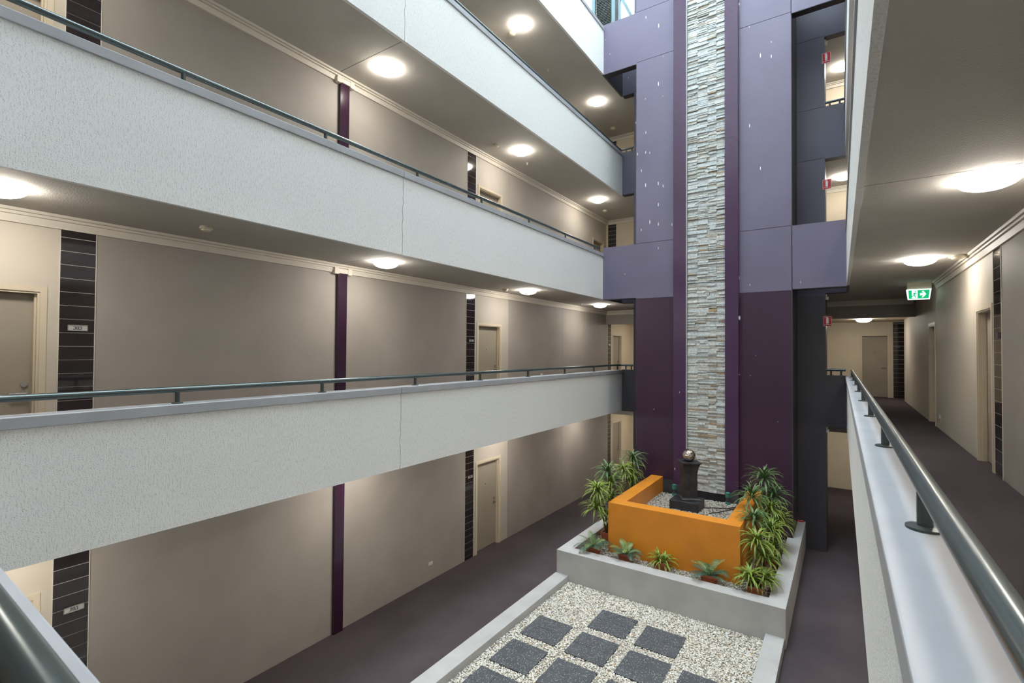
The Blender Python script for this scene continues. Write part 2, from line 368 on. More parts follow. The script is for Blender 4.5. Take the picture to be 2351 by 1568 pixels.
# ------------------------------------------------------------------ walls, doors, tile strips, cornices
counters = {'door': 0, 'trim': 0}
COR = [(0, -0.14), (-0.028, -0.14), (-0.030, -0.128), (-0.046, -0.072), (-0.034, -0.070), (-0.034, -0.062), (-0.062, -0.060), (-0.068, -0.040), (-0.054, -0.038), (-0.054, -0.030), (-0.084, -0.028), (-0.094, -0.006), (-0.094, 0), (0, 0)]
def cornice(mp, u0, u1, zc, label):
    counters['trim'] += 1
    return tag(extr(MB(), mp, [(d, zc+z) for d, z in COR], u0, u1).build('trim_%d' % counters['trim'], 'cornice'), label, kind='structure')
DH = 2.06
def door(mp, u0, u1, zf, label, hinge=-1):
    """opening u0..u1; hinge -1: handle near u1"""
    counters['door'] += 1
    base = mp((u0+u1)/2, 0, zf)
    d = thing('door_%d' % counters['door'], base, label, kind='structure')
    fr = MB()
    for a, b_ in ((u0-0.055, u0), (u1, u1+0.055)): wbox(fr, mp, a, b_, -0.012, 0.0, zf, zf+DH+0.055)
    wbox(fr, mp, u0, u1, -0.012, 0.0, zf+DH, zf+DH+0.055)
    wbox(fr, mp, u0, u0+0.02, 0.0, 0.16, zf, zf+DH); wbox(fr, mp, u1-0.02, u1, 0.0, 0.16, zf, zf+DH); wbox(fr, mp, u0+0.02, u1-0.02, 0, 0.16, zf+DH-0.02, zf+DH)
    wbox(fr, mp, u1-0.035, u1-0.02, 0.04, 0.085, zf, zf+DH-0.02); wbox(fr, mp, u0+0.02, u0+0.035, 0.04, 0.085, zf, zf+DH-0.02)
    fr.build('frame', 'frame', d)
    lf = wbox(MB(), mp, u0+0.022, u1-0.022, 0.09, 0.13, zf+0.008, zf+DH-0.024).build('leaf', 'door', d)
    uh = (u1-0.09) if hinge < 0 else (u0+0.09); s = -1 if hinge < 0 else 1
    zh = zf+1.0
    h = MB(); h.tube([mp(uh, 0.09, zh), mp(uh, 0.035, zh)], 0.012, 8); h.tube([mp(uh-s*0.012, 0.035, zh), mp(uh+s*0.12, 0.035, zh)], 0.010, 8); h.tube([mp(uh, 0.0899, zh), mp(uh, 0.082, zh)], 0.028, 14)
    h.build('handle', 'chrome', lf, smooth=True)
    k = MB(); k.tube([mp(uh, 0.0899, zh+0.09), mp(uh, 0.075, zh+0.09)], 0.027, 14); k.build('lock', 'chrome', lf, smooth=True)
    k = MB(); um = (u0+u1)/2; k.tube([mp(um, 0.0899, zf+1.5), mp(um, 0.086, zf+1.5)], 0.011, 8); k.build('peephole', 'black', lf)
    return d
def walls(mp, segs, z0, z1, label, name, openings=(), t=0.18):
    """segs: (u0, u1, material); openings: (u0, u1, top)"""
    us = [s_[0] for s_ in segs]+[s_[1] for s_ in segs]
    root = thing(name, mp((min(us)+max(us))/2, t/2, z0), label, kind='structure')
    for a, b_, mt in segs:
        mb = MB(); cur = a
        for o0, o1, ot in sorted(openings):
            if o0 >= a and o1 <= b_:
                wbox(mb, mp, cur, o0, 0, t, z0, z1); wbox(mb, mp, o0, o1, 0, t, ot, z1); cur = o1
        wbox(mb, mp, cur, b_, 0, t, z0, z1)
        mb.build('wall_panel', mt, root)
    for o0, o1, ot in openings:
        wbox(MB(), mp, o0-0.03, o1+0.03, t, t+0.02, z0, ot+0.03).build('back_panel', 'black', root)
        wbox(MB(), mp, o0, o1, 0, t, z0-0.03, z0+0.019).build('threshold', 'carpet', root)
    return root
TILE = {}
def tile_strip(mp, u0, u1, z0, z1, label, pitch=0.1475):
    counters['trim'] += 1
    root = thing('trim_%d' % counters['trim'], mp((u0+u1)/2, 0, z0), label, kind='structure')
    wbox(MB(), mp, u0-0.012, u1+0.012, 0.0005, 0.18, z0, z1+0.02).build('grout_bed', 'grout', root)
    wbox(MB(), mp, u0-0.008, u0, -0.008, 0.10, z0, z1).build('edge_strip', 'cornice', root)
    wbox(MB(), mp, u1, u1+0.008, -0.008, 0.10, z0, z1).build('edge_strip', 'cornice', root)
    z = z1-0.05; top = z1; first = None
    while top > z0+0.01:
        zb = max(z0, z if top == z1 else top-pitch)
        g = 0.0035
        if zb+g < top-g:
            key = (mp is mapL, mp is mapR, round(u1-u0, 3), round(top-zb, 3))
            w_, h_ = (u1-u0)-0.004, (top-zb)-2*g
            if key not in TILE:
                TILE[key] = wbox(MB(), lambda u, d, zz: tuple(c-e for c, e in zip(mp(u, d, zz), mp(0, 0, 0))), -w_/2, w_/2, -0.004, 0.004, 0, h_)
                o = TILE[key].build('tile', 'tile', None, origin=(0, 0, 0)); TILE[key] = o
            else:
                o = TILE[key].copy(); COL.objects.link(o)
            o.parent = root; o.location = Vector(mp((u0+u1)/2, 0, zb+g))-WL[root.name]
        top = zb
    return root
def opn(u0, u1, zf): return (u0, u1, zf+DH)
G = 0.002
for lv in (2, 3, 4, 5):
    zf, zc = FLOOR[lv], CEIL[lv]
    end = 18.8 if lv < 4 else YE
    segs = [(-1.6, 1.665, 'cream_pale'), (1.985, 5.13, 'taupe'), (5.13+G, 8.55, 'taupe'), (8.872, 10.23, 'taupe_light'), (10.23+G*2, 13.09, 'taupe_light' if lv == 4 else 'taupe'), (13.09+G*2, YE+0.14, 'taupe_light' if lv == 4 else 'taupe')]
    ops = [opn(0.66, 1.52, zf), opn(9.0, 9.87, zf)]
    if lv < 4:
        segs += [(YE+0.14+0.32, 18.8, 'cream')]; ops.append(opn(17.0, 17.8, zf))
    else: ops.append(opn(15.27, 16.08, zf))
    walls(mapL, segs, zf-0.02, zc, 'taupe and cream corridor wall of the left %s' % LV[lv], 'wall_left', ops)
    numtxt = {2: '203', 3: '303', 4: '403', 5: '503'}[lv]
    door(mapL, 0.66, 1.52, zf, 'taupe apartment door left of the first dark tile strip, %s' % LV[lv])
    door(mapL, 9.0, 9.87, zf, 'taupe apartment door right of the second dark tile strip, %s' % LV[lv])
    if lv < 4: door(mapL, 17.0, 17.8, zf, 'taupe door at the far left end hall, %s' % LV[lv])
    else: door(mapL, 15.27, 16.08, zf, 'taupe door at the far end of the left %s' % LV[lv])
    tile_strip(mapL, 1.675, 1.977, zf, zc-0.02, 'dark glossy tile strip nearest the camera, left wall of the %s' % LV[lv])
    tile_strip(mapL, 8.558, 8.864, zf, zc-0.02, 'dark glossy tile strip beside the middle door, left wall of the %s' % LV[lv])
    cornice(mapL, -1.6, YE, zc, 'stepped cream cornice along the left wall of the %s' % LV[lv])
    if lv < 4:
        tile_strip(mapL, YE+0.15, YE+0.45, zf, zc-0.40, 'dark glossy tile strip in the far left hall of the %s' % LV[lv])
    else:
        e = mapE(YE)
        walls(e, [(XL, -6.935, 'cream'), (-6.615, XR, 'cream')], zf-0.02, zc, 'cream end wall closing the %s' % LV[lv], 'wall_back')
        tile_strip(e, -6.925, -6.625, zf, zc-0.02, 'dark glossy tile strip on the far end wall of the %s' % LV[lv])
        cornice(e, XL+0.10, XR-0.10, zc, 'stepped cream cornice on the far end wall of the %s' % LV[lv])
    # plum post with a white block breaking the cornice
    po = thing('wall_post', (XL+0.03, 5.24, zf), 'glossy plum vertical post on the left wall of the %s' % LV[lv], kind='structure')
    box(XL, XL+0.055, 5.15, 5.33, zf, zc-0.15).build('post_board', 'plum_gloss', po, bevel=0.003)
    mb = MB(); mb.box(XL, XL+0.08, 5.07, 5.15, zc-0.165, zc-0.06); mb.box(XL, XL+0.08, 5.33, 5.41, zc-0.165, zc-0.06); mb.box(XL, XL+0.075, 5.152, 5.328, zc-0.148, zc-0.075)
    mb.build('cap_block', 'cornice', po)
    # right wall
    if lv == 3:
        walls(mapR, [(-1.6, 8.015, 'taupe'), (8.395, 19.44, 'cream_pale')], zf-0.02, zc, 'cream corridor wall of the right middle gallery', 'wall_right', [opn(8.5, 9.3, zf), opn(13.15, 13.98, zf)])
        door(mapR, 8.5, 9.3, zf, 'recessed door next to the tile strip on the right corridor wall', hinge=1)
        door(mapR, 13.15, 13.98, zf, 'recessed door farther along the right corridor wall under the exit sign', hinge=1)
        tile_strip(mapR, 8.025, 8.385, zf, zc-0.02, 'dark glossy tile strip on the right corridor wall beside the door')
        cornice(mapR, -1.6, 12.75, zc, 'stepped cream cornice along the right corridor wall')
    else:
        walls(mapR, [(-1.6, YE if lv > 3 else 19.44, 'taupe')], zf-0.02, zc, 'taupe corridor wall of the right %s' % LV[lv], 'wall_right')
        cornice(mapR, -1.6, YE, zc, 'stepped cream cornice along the right wall of the %s' % LV[lv])
    walls(lambda u, d, z: (u, -1.6-d, z), [(XL, XR, 'taupe')], zf-0.02, zc, 'taupe wall behind the camera on the %s' % LV[lv], 'wall_near')
# end halls of the two lower storeys
for lv in (2, 3):
    zf, zc = FLOOR[lv], CEIL[lv]
    zb = zc-0.47; zh = zc-0.38
    e = mapE(YE)
    tag(box(XL, XR, YE, YE+0.14, zb, zc).build('wall_bulkhead', 'taupe'), 'downstand beam across the end of the %s' % LV[lv], kind='structure')
    cornice(e, XL+0.05, XR-0.05, zc, 'stepped cornice on the downstand beam of the %s' % LV[lv])
    tag(box(XL-0.2, 4.0, YE+0.14, YH+0.1, zh, zc).build('ceiling', 'cream'), 'cream ceiling of the far hall, %s' % LV[lv], kind='structure')
    if lv == 3: tag(box(XL-0.2, 4.0, YE, YH+0.1, zf-0.25, zf).build('floor', 'carpet'), 'dark carpet of the far hall on the middle gallery', kind='structure'); tag(box(XL, 4.0, 14.0, YE, zf-0.02, zf).build('floor', 'carpet'), 'dark carpet of the end walkway on the middle gallery', kind='structure')
    tag(box(XL, -4.0, 18.8, 18.98, zf, zh).build('wall_hall', 'cream'), 'cream wall closing the left end of the far hall, %s' % LV[lv], kind='structure')
    tag(box(-4.0, -3.82, 18.98, YH, zf, zh).build('wall_hall', 'cream'), 'cream side wall deep in the far hall, %s' % LV[lv], kind='structure')
    eh = mapE(YH)
    if lv == 3:
        walls(eh, [(-4.0, 1.33, 'cream'), (1.64, 4.0, 'cream')], zf-0.02, zh, 'cream wall at the far end of the right corridor', 'wall_end', [opn(0.47, 1.23, zf)])
        door(eh, 0.47, 1.23, zf, 'taupe door facing the camera at the far end of the right corridor')
        tile_strip(eh, 1.338, 1.632, zf, zh-0.02, 'dark glossy tile strip right of the far corridor door')
    else:
        walls(eh, [(-4.0, 4.0, 'cream')], zf-0.02, zh, 'cream wall at the far end of the ground floor hall', 'wall_end')
    tag(box(XR+0.18, 4.0, 19.26, 19.44, zf, zh).build('wall_hall', 'cream'), 'cream wall of the side passage off the far hall, %s' % LV[lv], kind='structure')
    tag(box(3.9, 4.0, 19.44, YH, zf, zh).build('wall_hall', 'cream'), 'cream wall at the end of the side passage, %s' % LV[lv], kind='structure')

# ------------------------------------------------------------------ purple tower at the far end
tw = thing('wall_tower', (-2.72, 13.1, 0), 'tall purple feature tower with a pale stacked stone strip', kind='structure')
TX0, TX1 = -4.48, -0.95
PX = (-3.49, -3.19, -2.30, -2.01)       # pilasters and stone strip
box(TX0, TX1, YF+0.02, YB, 0, 15.6).build('core', 'slate', tw)
def panel(x0, x1, z0, z1, m_): box(x0, x1, YF, YF+0.02, z0, z1).build('render_panel', m_, tw)
g = 0.005
for x0, x1 in ((TX0, PX[0]), (PX[3], TX1)):
    panel(x0, x1, 0.4, 6.04, 'plum')
    for z0, z1 in ((6.04, 7.47), (7.47, 12.23), (12.23, 13.56), (13.56, 15.6)): panel(x0, x1, z0+g, z1-g, 'lavender')
box(TX1, TX1+0.012, YF, YB, 0, 15.6).build('side_panel', 'slate', tw)
box(PX[0], PX[1], YF-0.12, YF+0.02, 1.45, 15.6).build('pilaster', 'pilaster', tw, bevel=0.006)
box(PX[2], PX[3], YF-0.12, YF+0.02, 1.45, 15.6).build('pilaster', 'pilaster', tw, bevel=0.006)
mb = MB(); mb.box(PX[0]+0.003, PX[1]-0.003, YF-0.115, YF+0.01, 0.5, 1.45); mb.box(PX[2]+0.003, PX[3]-0.003, YF-0.115, YF+0.01, 0.5, 1.45); mb.box(TX0+0.5, PX[0], YF-0.004, YF+0.01, 0.5, 1.5); mb.box(PX[3], -1.6, YF-0.004, YF+0.01, 0.5, 1.5)
mb.build('base_skirt', 'skirt', tw)
box(PX[1]+0.002, PX[1]+0.03, YF-0.11, YF, 1.36, 15.6).build('edge_angle', 'coping', tw)
box(PX[1]+0.03, PX[2], YF-0.03, YF+0.015, 1.36, 15.6).build('mortar_bed', 'mortar', tw)
# stacked ledge stones: three columns of panels, uneven rows, uneven depth
rs = random.Random(11)
stones = []
cols = [PX[1]+0.032]; W_ = PX[2]-0.004-cols[0]
z = 1.36
while z < 15.2:
    h = rs.choice((0.028, 0.034, 0.040, 0.050, 0.036, 0.030, 0.060))
    x = cols[0]
    brk = [0, W_*0.28+rs.uniform(-.02, .02), W_*0.56+rs.uniform(-.02, .02), W_*0.78, W_] if rs.random() < 0.6 else [0, rs.uniform(.18, .34)*W_, rs.uniform(.45, .62)*W_, rs.uniform(.72, .85)*W_, W_]
    if rs.random() < 0.35: brk.pop(rs.choice((1, 2, 3)))
    for a, b_ in zip(brk[:-1], brk[1:]):
        dz = rs.uniform(-0.004, 0.004)
        if rs.random() < 0.16 and h > 0.045:
            m_ = h*rs.uniform(.4, .6)
            stones.append((x+a+.001, x+b_-.001, z+.001, z+m_-.001, rs.uniform(0.012, 0.065))); stones.append((x+a+.001, x+b_-.001, z+m_+.001, z+h-.001, rs.uniform(0.012, 0.065)))
        else: stones.append((x+a+.001, x+b_-.001, z+.001+dz*.3, z+h-.001, rs.uniform(0.012, 0.065)))
    z += h
order = sorted(range(len(stones)), key=lambda i: -((stones[i][1]-stones[i][0])*(stones[i][3]-stones[i][2])/(13+((stones[i][2]-EYE)**2)*0.03)) if stones[i][2] < 13.0 else 1)
single = set(order[:300])
def unit_stone(seed):
    r = random.Random(seed); b4 = [(0, 0), (1, 0), (1, 1), (0, 1)]
    v = [(x, 1, zz) for x, zz in b4]+[(x, r.uniform(0.0, 0.08), zz) for x, zz in b4]+[(0.03+0.94*x, r.uniform(-0.06, 0.0)-0.02, 0.08+0.84*zz) for x, zz in b4]
    f = []
    for k in (0, 4):
        for i in range(4): j = (i+1) % 4; f.append((k+i, k+j, k+4+j, k+4+i))
    f.append((8, 9, 10, 11)); f.append((3, 2, 1, 0))
    return v, f
UN = [unit_stone(i) for i in range(8)]
UM = []
for v_, f_ in UN:
    q = MB(); q.v, q.f = list(v_), list(f_); me = bpy.data.meshes.new('stone'); me.from_pydata(q.v, [], q.f); me.materials.append(MATS['stone']); UM.append(me)
rest = MB()
for i, (x0, x1, z0, z1, d) in enumerate(stones):
    k = i % 8; y0 = YF-0.03-d
    if i in single:
        o = bpy.data.objects.new('stone', UM[k]); COL.objects.link(o); o.parent = tw
        o.location = Vector((x0, y0, z0))-WL[tw.name]; o.scale = (x1-x0, d, z1-z0)
    else:
        n = len(rest.v); rest.v += [(x0+a*(x1-x0), y0+b_*d, z0+c*(z1-z0)) for a, b_, c in UN[k][0]]; rest.f += [tuple(n+j for j in q) for q in UN[k][1]]
o = rest.build('ledge_stones', 'stone', tw, fix=False); o['kind'] = 'stuff'
# flush beams bridging from the tower to the galleries
for lv in (4, 6):
    top = 7.47 if lv == 4 else 13.56
    for x0, x1, nm in ((PL, TX0, 'left'), (TX1, PR, 'right')):
        p = thing('beam', ((x0+x1)/2, YF+0.1, SOFF[lv]), 'lavender beam joining the tower to the %s %s' % (nm, LV[lv]), kind='structure')
        box(x0, x1, YF, YF+0.2, SOFF[lv]-0.02, top-0.005).build('render_panel', 'lavender', p)
        box(x0, x1, YF, YF+0.2, SOFF[lv]-0.035, SOFF[lv]-0.02).build('soffit', 'black_soffit', p)
# recessed lift core with dark beams
cr = thing('wall_core', (-2.7, 14.35, 0), 'dark slate lift core set back behind the purple tower', kind='structure')
box(-5.05, -0.36, YB, 14.9, 0, 15.6).build('core', 'slate', cr)
def cpanel(x0, x1, z0, z1, m_): box(x0, x1, YB-0.012, YB, z0+0.004, z1-0.004).build('render_panel', m_, cr)
zz = [0.0, 2.94, 4.15, 6.02, 7.45, 9.30, 10.53, 12.23, 13.55, 15.6]
for i in range(len(zz)-1):
    m_ = 'slate' if zz[i] < 6 else 'navy'
    cpanel(TX1+0.012, -0.36, zz[i], zz[i+1], m_); cpanel(-5.05, TX0, zz[i], zz[i+1], m_)
for lv in (3, 4, 5, 6):
    m_ = 'slate' if lv < 4 else 'navy'
    zt = {3: 4.14, 4: 7.32, 5: 10.53, 6: 13.5}[lv]
    for x0, x1, nm in ((PL, -5.05, 'left'), (-0.36, PR, 'right')):
        p = thing('beam', ((x0+x1)/2, YB, SOFF[lv]), 'dark recessed beam between the lift core and the %s %s' % (nm, LV[lv]), kind='structure')
        box(x0, x1, YB-0.012, YB+0.18, SOFF[lv]+0.0, zt).build('render_panel', m_, p)
        box(x0, x1, YB-0.012, YB+0.18, SOFF[lv]-0.015, SOFF[lv]).build('soffit', 'black_soffit', p)

# roof level window frames and louvre wall seen above the top parapet
WY = 14.2
rf = thing('window_1', (-6.0, WY, 12.6), 'pale blue steel window frame with louvres at roof level', kind='structure')
for x0, x1 in ((-6.57, -6.47), (-5.91, -5.80)): box(x0, x1, WY-0.05, WY+0.06, 12.6, 19).build('mullion', 'steel_blue', rf)
box(-5.79, -5.70, WY-0.02, WY+0.05, 12.6, 19).build('mullion', 'skirt', rf)
box(-5.70, -5.63, WY-0.02, WY+0.05, 12.6, 19).build('mullion', 'steel_blue', rf)
mb = MB(); mb.loft([(-5.66, WY-0.02, 15.5), (-5.56, WY-0.02, 15.5), (-5.56, WY+0.05, 15.5), (-5.66, WY+0.05, 15.5)], [(-5.16, WY-0.02, 14.4), (-5.06, WY-0.02, 14.4), (-5.06, WY+0.05, 14.4), (-5.16, WY+0.05, 14.4)]); mb.build('brace', 'steel_blue', rf)
mb = MB()
z = 12.7
while z < 18.9:
    mb.loft([(-6.47, WY-0.02, z), (-6.47, WY+0.05, z+0.05), (-6.47, WY+0.07, z+0.045), (-6.47, WY, z-0.005)], [(-5.91, WY-0.02, z), (-5.91, WY+0.05, z+0.05), (-5.91, WY+0.07, z+0.045), (-5.91, WY, z-0.005)]); z += 0.05
o = mb.build('louvre_slats', 'louvre', rf); o['kind'] = 'stuff'
box(-6.47, -5.91, WY+0.07, WY+0.09, 12.6, 19).build('louvre_back', 'louvre', rf)

# ------------------------------------------------------------------ planter, kerbs, gravel court
pt = thing('planter', (-2.84, 11.3, 0), 'low grey concrete planter bed at the foot of the purple tower', 'planter')
X0, X1, Y0 = -4.88, -0.78, 8.93
mb = MB()
ring_o = [(X0, Y0), (X1, Y0), (X1, YB-0.013), (X1-0.27, YB-0.013), (X1-0.27, Y0+0.27), (X0+0.27, Y0+0.27), (X0+0.27, YB-0.013), (X0, YB-0.013)]
mb.loft([(x, y, 0) for x, y in ring_o], [(x, y, 0.63) for x, y in ring_o]); mb.build('rim_wall', 'concrete', pt, bevel=0.006)
mb = box(X0+0.27, X1-0.27, Y0+0.27, YF-0.12, 0, 0.53); mb.box(X0+0.27, -4.485, YF-0.12, YB-0.013, 0, 0.53); mb.box(TX1+0.013, X1-0.27, YF-0.12, YB-0.013, 0, 0.53); mb.build('soil', 'soil', pt)
ob = thing('orange_box', (-2.8, 11.0, 0.53), 'bright orange raised planter box around the ball fountain', 'planter')
OX0, OX1, OY0, OZ = -4.06, -1.55, 9.63, 1.56
ring_i = [(OX0, OY0), (OX1, OY0), (OX1, YF-0.002), (OX1-0.27, YF-0.002), (OX1-0.27, OY0+0.29), (OX0+0.29, OY0+0.29), (OX0+0.29, YF-0.002), (OX0, YF-0.002)]
MB().loft([(x, y, 0.53) for x, y in ring_i], [(x, y, OZ) for x, y in ring_i]).build('wall', 'orange', ob, bevel=0.006)
box(OX0+0.29, OX1-0.27, OY0+0.29, YF-0.12, 0.53, 1.185).build('soil', 'soil', ob)
for x0, x1, nm in ((-4.90, -4.61, 'left'), (-1.07, -0.80, 'right')):
    tag(box(x0, x1, 0.6, Y0, 0, 0.17).build('kerb', 'concrete', bevel=0.005), 'low grey concrete kerb along the %s side of the pebble court' % nm, 'kerb')
tag(box(-4.61, -1.07, 0.6, Y0, -0.02, 0.037).build('gravel_bed', 'gravel_bed'), 'bed below the white pebbles of the court', 'gravel', kind='stuff')
ICO = None
def pebbles(name, x0, x1, y0, y1, z, size, count, material, label, holes=(), seed=1):
    global ICO
    if ICO is None:
        bm = bmesh.new(); bmesh.ops.create_icosphere(bm, subdivisions=1, radius=1); ICO = ([tuple(v.co) for v in bm.verts], [tuple(v.index for v in f.verts) for f in bm.faces]); bm.free()
    r = random.Random(seed); V = []; Fc = []
    n = 0
    while n < count:
        x, y = r.uniform(x0, x1), r.uniform(y0, y1)
        if any(a < x < b_ and c < y < d for a, b_, c, d in holes): continue
        n += 1
        sx, sy, sz = size*r.uniform(.6, 1.15), size*r.uniform(.5, .9), size*r.uniform(.4, .75); a = r.uniform(0, math.pi); ca, sa = math.cos(a), math.sin(a)
        zz_ = z+r.uniform(-0.2, 0.55)*size; k = len(V)
        for px, py, pz in ICO[0]:
            q = 1+r.uniform(-.12, .12); ax, ay = px*sx*q, py*sy*q
            V.append((x+ax*ca-ay*sa, y+ax*sa+ay*ca, zz_+pz*sz*q))
        Fc += [(k+i, k+j, k+l) for i, j, l in ICO[1]]
    mb = MB(); mb.v, mb.f = V, Fc
    o = mb.build(name, material, smooth='all', fix=False)
    return tag(o, label, 'gravel', kind='stuff')
PAV = []
for (x0, ys) in ((-4.42, (7.50, 6.66, 5.83)), (-3.59, (8.30, 7.46, 6.63, 5.80)), (-2.77, (8.25, 7.43, 6.60)), (-1.96, (7.40, 6.57))):
    for y in ys: PAV.append((x0, x0+0.64, y-0.65, y))
pebbles('white_pebbles', -4.60, -1.08, 4.6, 8.92, 0.046, 0.0165, 27000, 'pebble', 'white pebbles covering the courtyard around the dark pavers', [(a+.01, b_-.01, c+.01, d-.01) for a, b_, c, d in PAV], 4)
pebbles('planter_pebbles', X0+0.28, X1-0.28, Y0+0.28, OY0-0.005, 0.535, 0.017, 3200, 'pebble_dull', 'mixed pebbles between the planter rim and the orange box front', seed=5)
pebbles('planter_pebbles', OX1+0.005, X1-0.28, OY0, 13.3, 0.535, 0.019, 1900, 'pebble_dull', 'mixed pebbles under the plants right of the orange box', seed=6)
pebbles('planter_pebbles', X0+0.28, OX0-0.005, OY0, 13.3, 0.535, 0.019, 1900, 'pebble_dull', 'mixed pebbles under the plants left of the orange box', seed=7)
pebbles('fountain_pebbles', OX0+0.295, OX1-0.275, OY0+0.295, YF-0.13, 1.19, 0.019, 6500, 'pebble_dull', 'mixed pebbles filling the orange box around the pedestal', [(-3.24, -2.62, 11.12, 11.67)], 8)
prow = ['front', 'second', 'third', 'fourth']
ci = 0
for ix, (x0, ys) in enumerate(((-4.42, (7.50, 6.66, 5.83)), (-3.59, (8.30, 7.46, 6.63, 5.80)), (-2.77, (8.25, 7.43, 6.60)), (-1.96, (7.40, 6.57)))):
    for iy, y in enumerate(ys):
        p = thing('paver', (x0+0.32, y-0.325, 0.03), 'dark speckled paver, %s from the planter, %s column from the left kerb' % (['first', 'second', 'third', 'fourth'][iy], ['first', 'second', 'third', 'fourth'][ix]), 'paver', 'speckled pavers in the pebble court')
        for i in (0, 1):
            for j in (0, 1):
                a = x0+i*0.322; c = y-0.65+j*0.327
                box(a, a+0.318, c, c+0.323, 0.03, 0.068).build('quarter_slab', 'paver', p)
        box(x0+0.004, x0+0.636, y-0.646, y-0.004, 0.03, 0.063).build('joint', 'coping', p)

# fountain pedestal with ball
ped = thing('ball_fountain', (-2.92, 11.4, 1.19), 'black stone pedestal fountain with a silver ball on top', 'fountain')
box(-3.24, -2.62, 11.11, 11.68, 1.18, 1.39).build('plinth', 'granite', ped, bevel=0.008)
c = (-2.90, 11.44, 0); rot = math.radians(45+30)
sq = lambda prof: MB().lathe([(r*math.sqrt(2), z_) for r, z_ in prof], c, 4, rot)
sq([(0.205, 1.39), (0.205, 1.415), (0.18, 1.44), (0.155, 1.442)]).build('foot', 'granite', ped)
sq([(0.148, 1.44), (0.145, 2.0)]).build('shaft', 'granite', ped, bevel=0.006)
sq([(0.15, 2.0), (0.155, 2.06), (0.175, 2.15), (0.20, 2.20)]).build('capital', 'granite', ped)
sq([(0.215, 2.20), (0.215, 2.225), (0.19, 2.225)]).build('cap_slab', 'granite', ped)
bmx = bmesh.new(); bmesh.ops.create_uvsphere(bmx, u_segments=40, v_segments=24, radius=0.142)
mb = MB(); mb.v = [(v_.co.x+c[0], v_.co.y+c[1], v_.co.z+2.355) for v_ in bmx.verts]; mb.f = [tuple(v_.index for v_ in f_.verts) for f_ in bmx.faces]; bmx.free()
mb.build('ball', 'ball', ped, smooth='all')
for x, y, nm in ((-3.42, 12.14, 'left of the pedestal'), (-2.22, 12.16, 'right of the pedestal')):
    p = thing('garden_light', (x, y, 1.19), 'small teal bollard garden light on the pebbles, %s' % nm, 'light')
    MB().lathe([(0.055, 0), (0.055, 0.06), (0.04, 0.062)], (x, y, 1.19), 16).build('base', 'teal', p, smooth=True)
    MB().lathe([(0.038, 0), (0.038, 0.11)], (x, y, 1.25), 16).build('lens', 'skirt', p, smooth=True)
    MB().lathe([(0.05, 0), (0.05, 0.09), (0.052, 0.1), (0.03, 0.112)], (x, y, 1.36), 16).build('cap', 'teal', p, smooth=True)
tag(MB().tube([(-2.62, 11.50, 1.22), (-2.40, 11.62, 1.225), (-2.15, 11.75, 1.22), (-2.0, 11.98, 1.225), (-1.88, 12.2, 1.24), (-1.86, 12.26, 1.4), (-1.86, 12.385, 1.52)], 0.010, 8).build('power_cable', 'black', smooth=True), 'black cable running over the pebbles to the pedestal', 'cable')
tag(MB().tube([(-2.42, 11.2, 1.215), (-2.28, 11.35, 1.22), (-2.15, 11.6, 1.215), (-1.98, 11.9, 1.22), (-1.90, 12.1, 1.22)], 0.010, 8).build('power_cable', 'black', smooth=True), 'second black cable snaking across the pebbles toward the wall', 'cable')
tag(box(-1.93, -1.80, YF-0.05, YF-0.003, 1.50, 1.64).build('power_box', 'plum', bevel=0.005), 'small plum power box low on the tower wall', 'socket box')

# ------------------------------------------------------------------ handrails
def handrail(path, posts, label, ztop_of, r=0.029, sk=False):
    if sk:
        path = [(x+0.0055*(12.4-y), y, z) for x, y, z in path]; posts = [(x+0.0055*(12.4-y), y) for x, y in posts]
    p = thing('handrail', path[0], label, 'handrail')
    WL[p.name] = Vector(path[0])
    MB().tube(path, r, 20).build('tube', 'rail', p, smooth=True)
    for (x, y) in posts:
        q = MB().tube([(x, y, ztop_of), (x, y, path[0][2]-0.01)], 0.021, 14).build('post', 'rail_post', p, smooth=True)
        MB().lathe([(0.05, 0), (0.05, 0.008), (0.03, 0.012)], (x, y, ztop_of), 18).build('flange', 'rail_post', q, smooth=True)
    return p
LPOST = [2.22+1.64*k for k in range(8)]; RPOST = [0.38+1.63*k for k in range(9)]
for lv in (3, 4, 5):
    zt = COPE[lv]; zr = zt+0.14
    if lv == 4:
        handrail([(-5.5, 0.36, zr), (-5.5, YF-0.03, zr)], [(-5.5, y) for y in LPOST if y < YF-0.1], 'grey tubular handrail on the left upper gallery coping', zt)
        handrail([(0.15, 0.36, zr), (0.15, YF-0.03, zr)], [(0.15, y) for y in RPOST if y < YF-0.1], 'grey tubular handrail on the right upper gallery coping', zt, sk=True)
    else:
        pth = [(-5.5, 0.36, zr), (-5.5, 13.86, zr), (-5.487, 13.887, zr), (-5.46, 13.9, zr), (-5.06, 13.9, zr)]
        handrail(pth, [(-5.5, y) for y in LPOST]+[(-5.32, 13.9), (-5.15, 13.9)], 'grey tubular handrail on the left %s coping' % LV[lv], zt+0.002)
        handrail([(0.15, 0.42, zr), (0.15, 13.62, zr)], [(0.15, y) for y in RPOST if 0.5 < y < 13.6], 'grey tubular handrail on the right %s coping' % LV[lv], zt, sk=True)
        handrail([(-0.35, 13.9, zr), (0.03, 13.9, zr)], [(-0.26, 13.9), (-0.06, 13.9)], 'short grey handrail on the dark beam at the right %s' % LV[lv], {3: 4.14, 5: 10.53}[lv])
handrail([(-5.3, 0.272, 4.27), (-0.1, 0.168, 4.27)], [(-5.0+1.6*k, 0.19-0.02*(-5.0+1.6*k+1.2)) for k in range(3)], 'out-of-focus grey handrail at the near end, bottom left corner', 4.13)

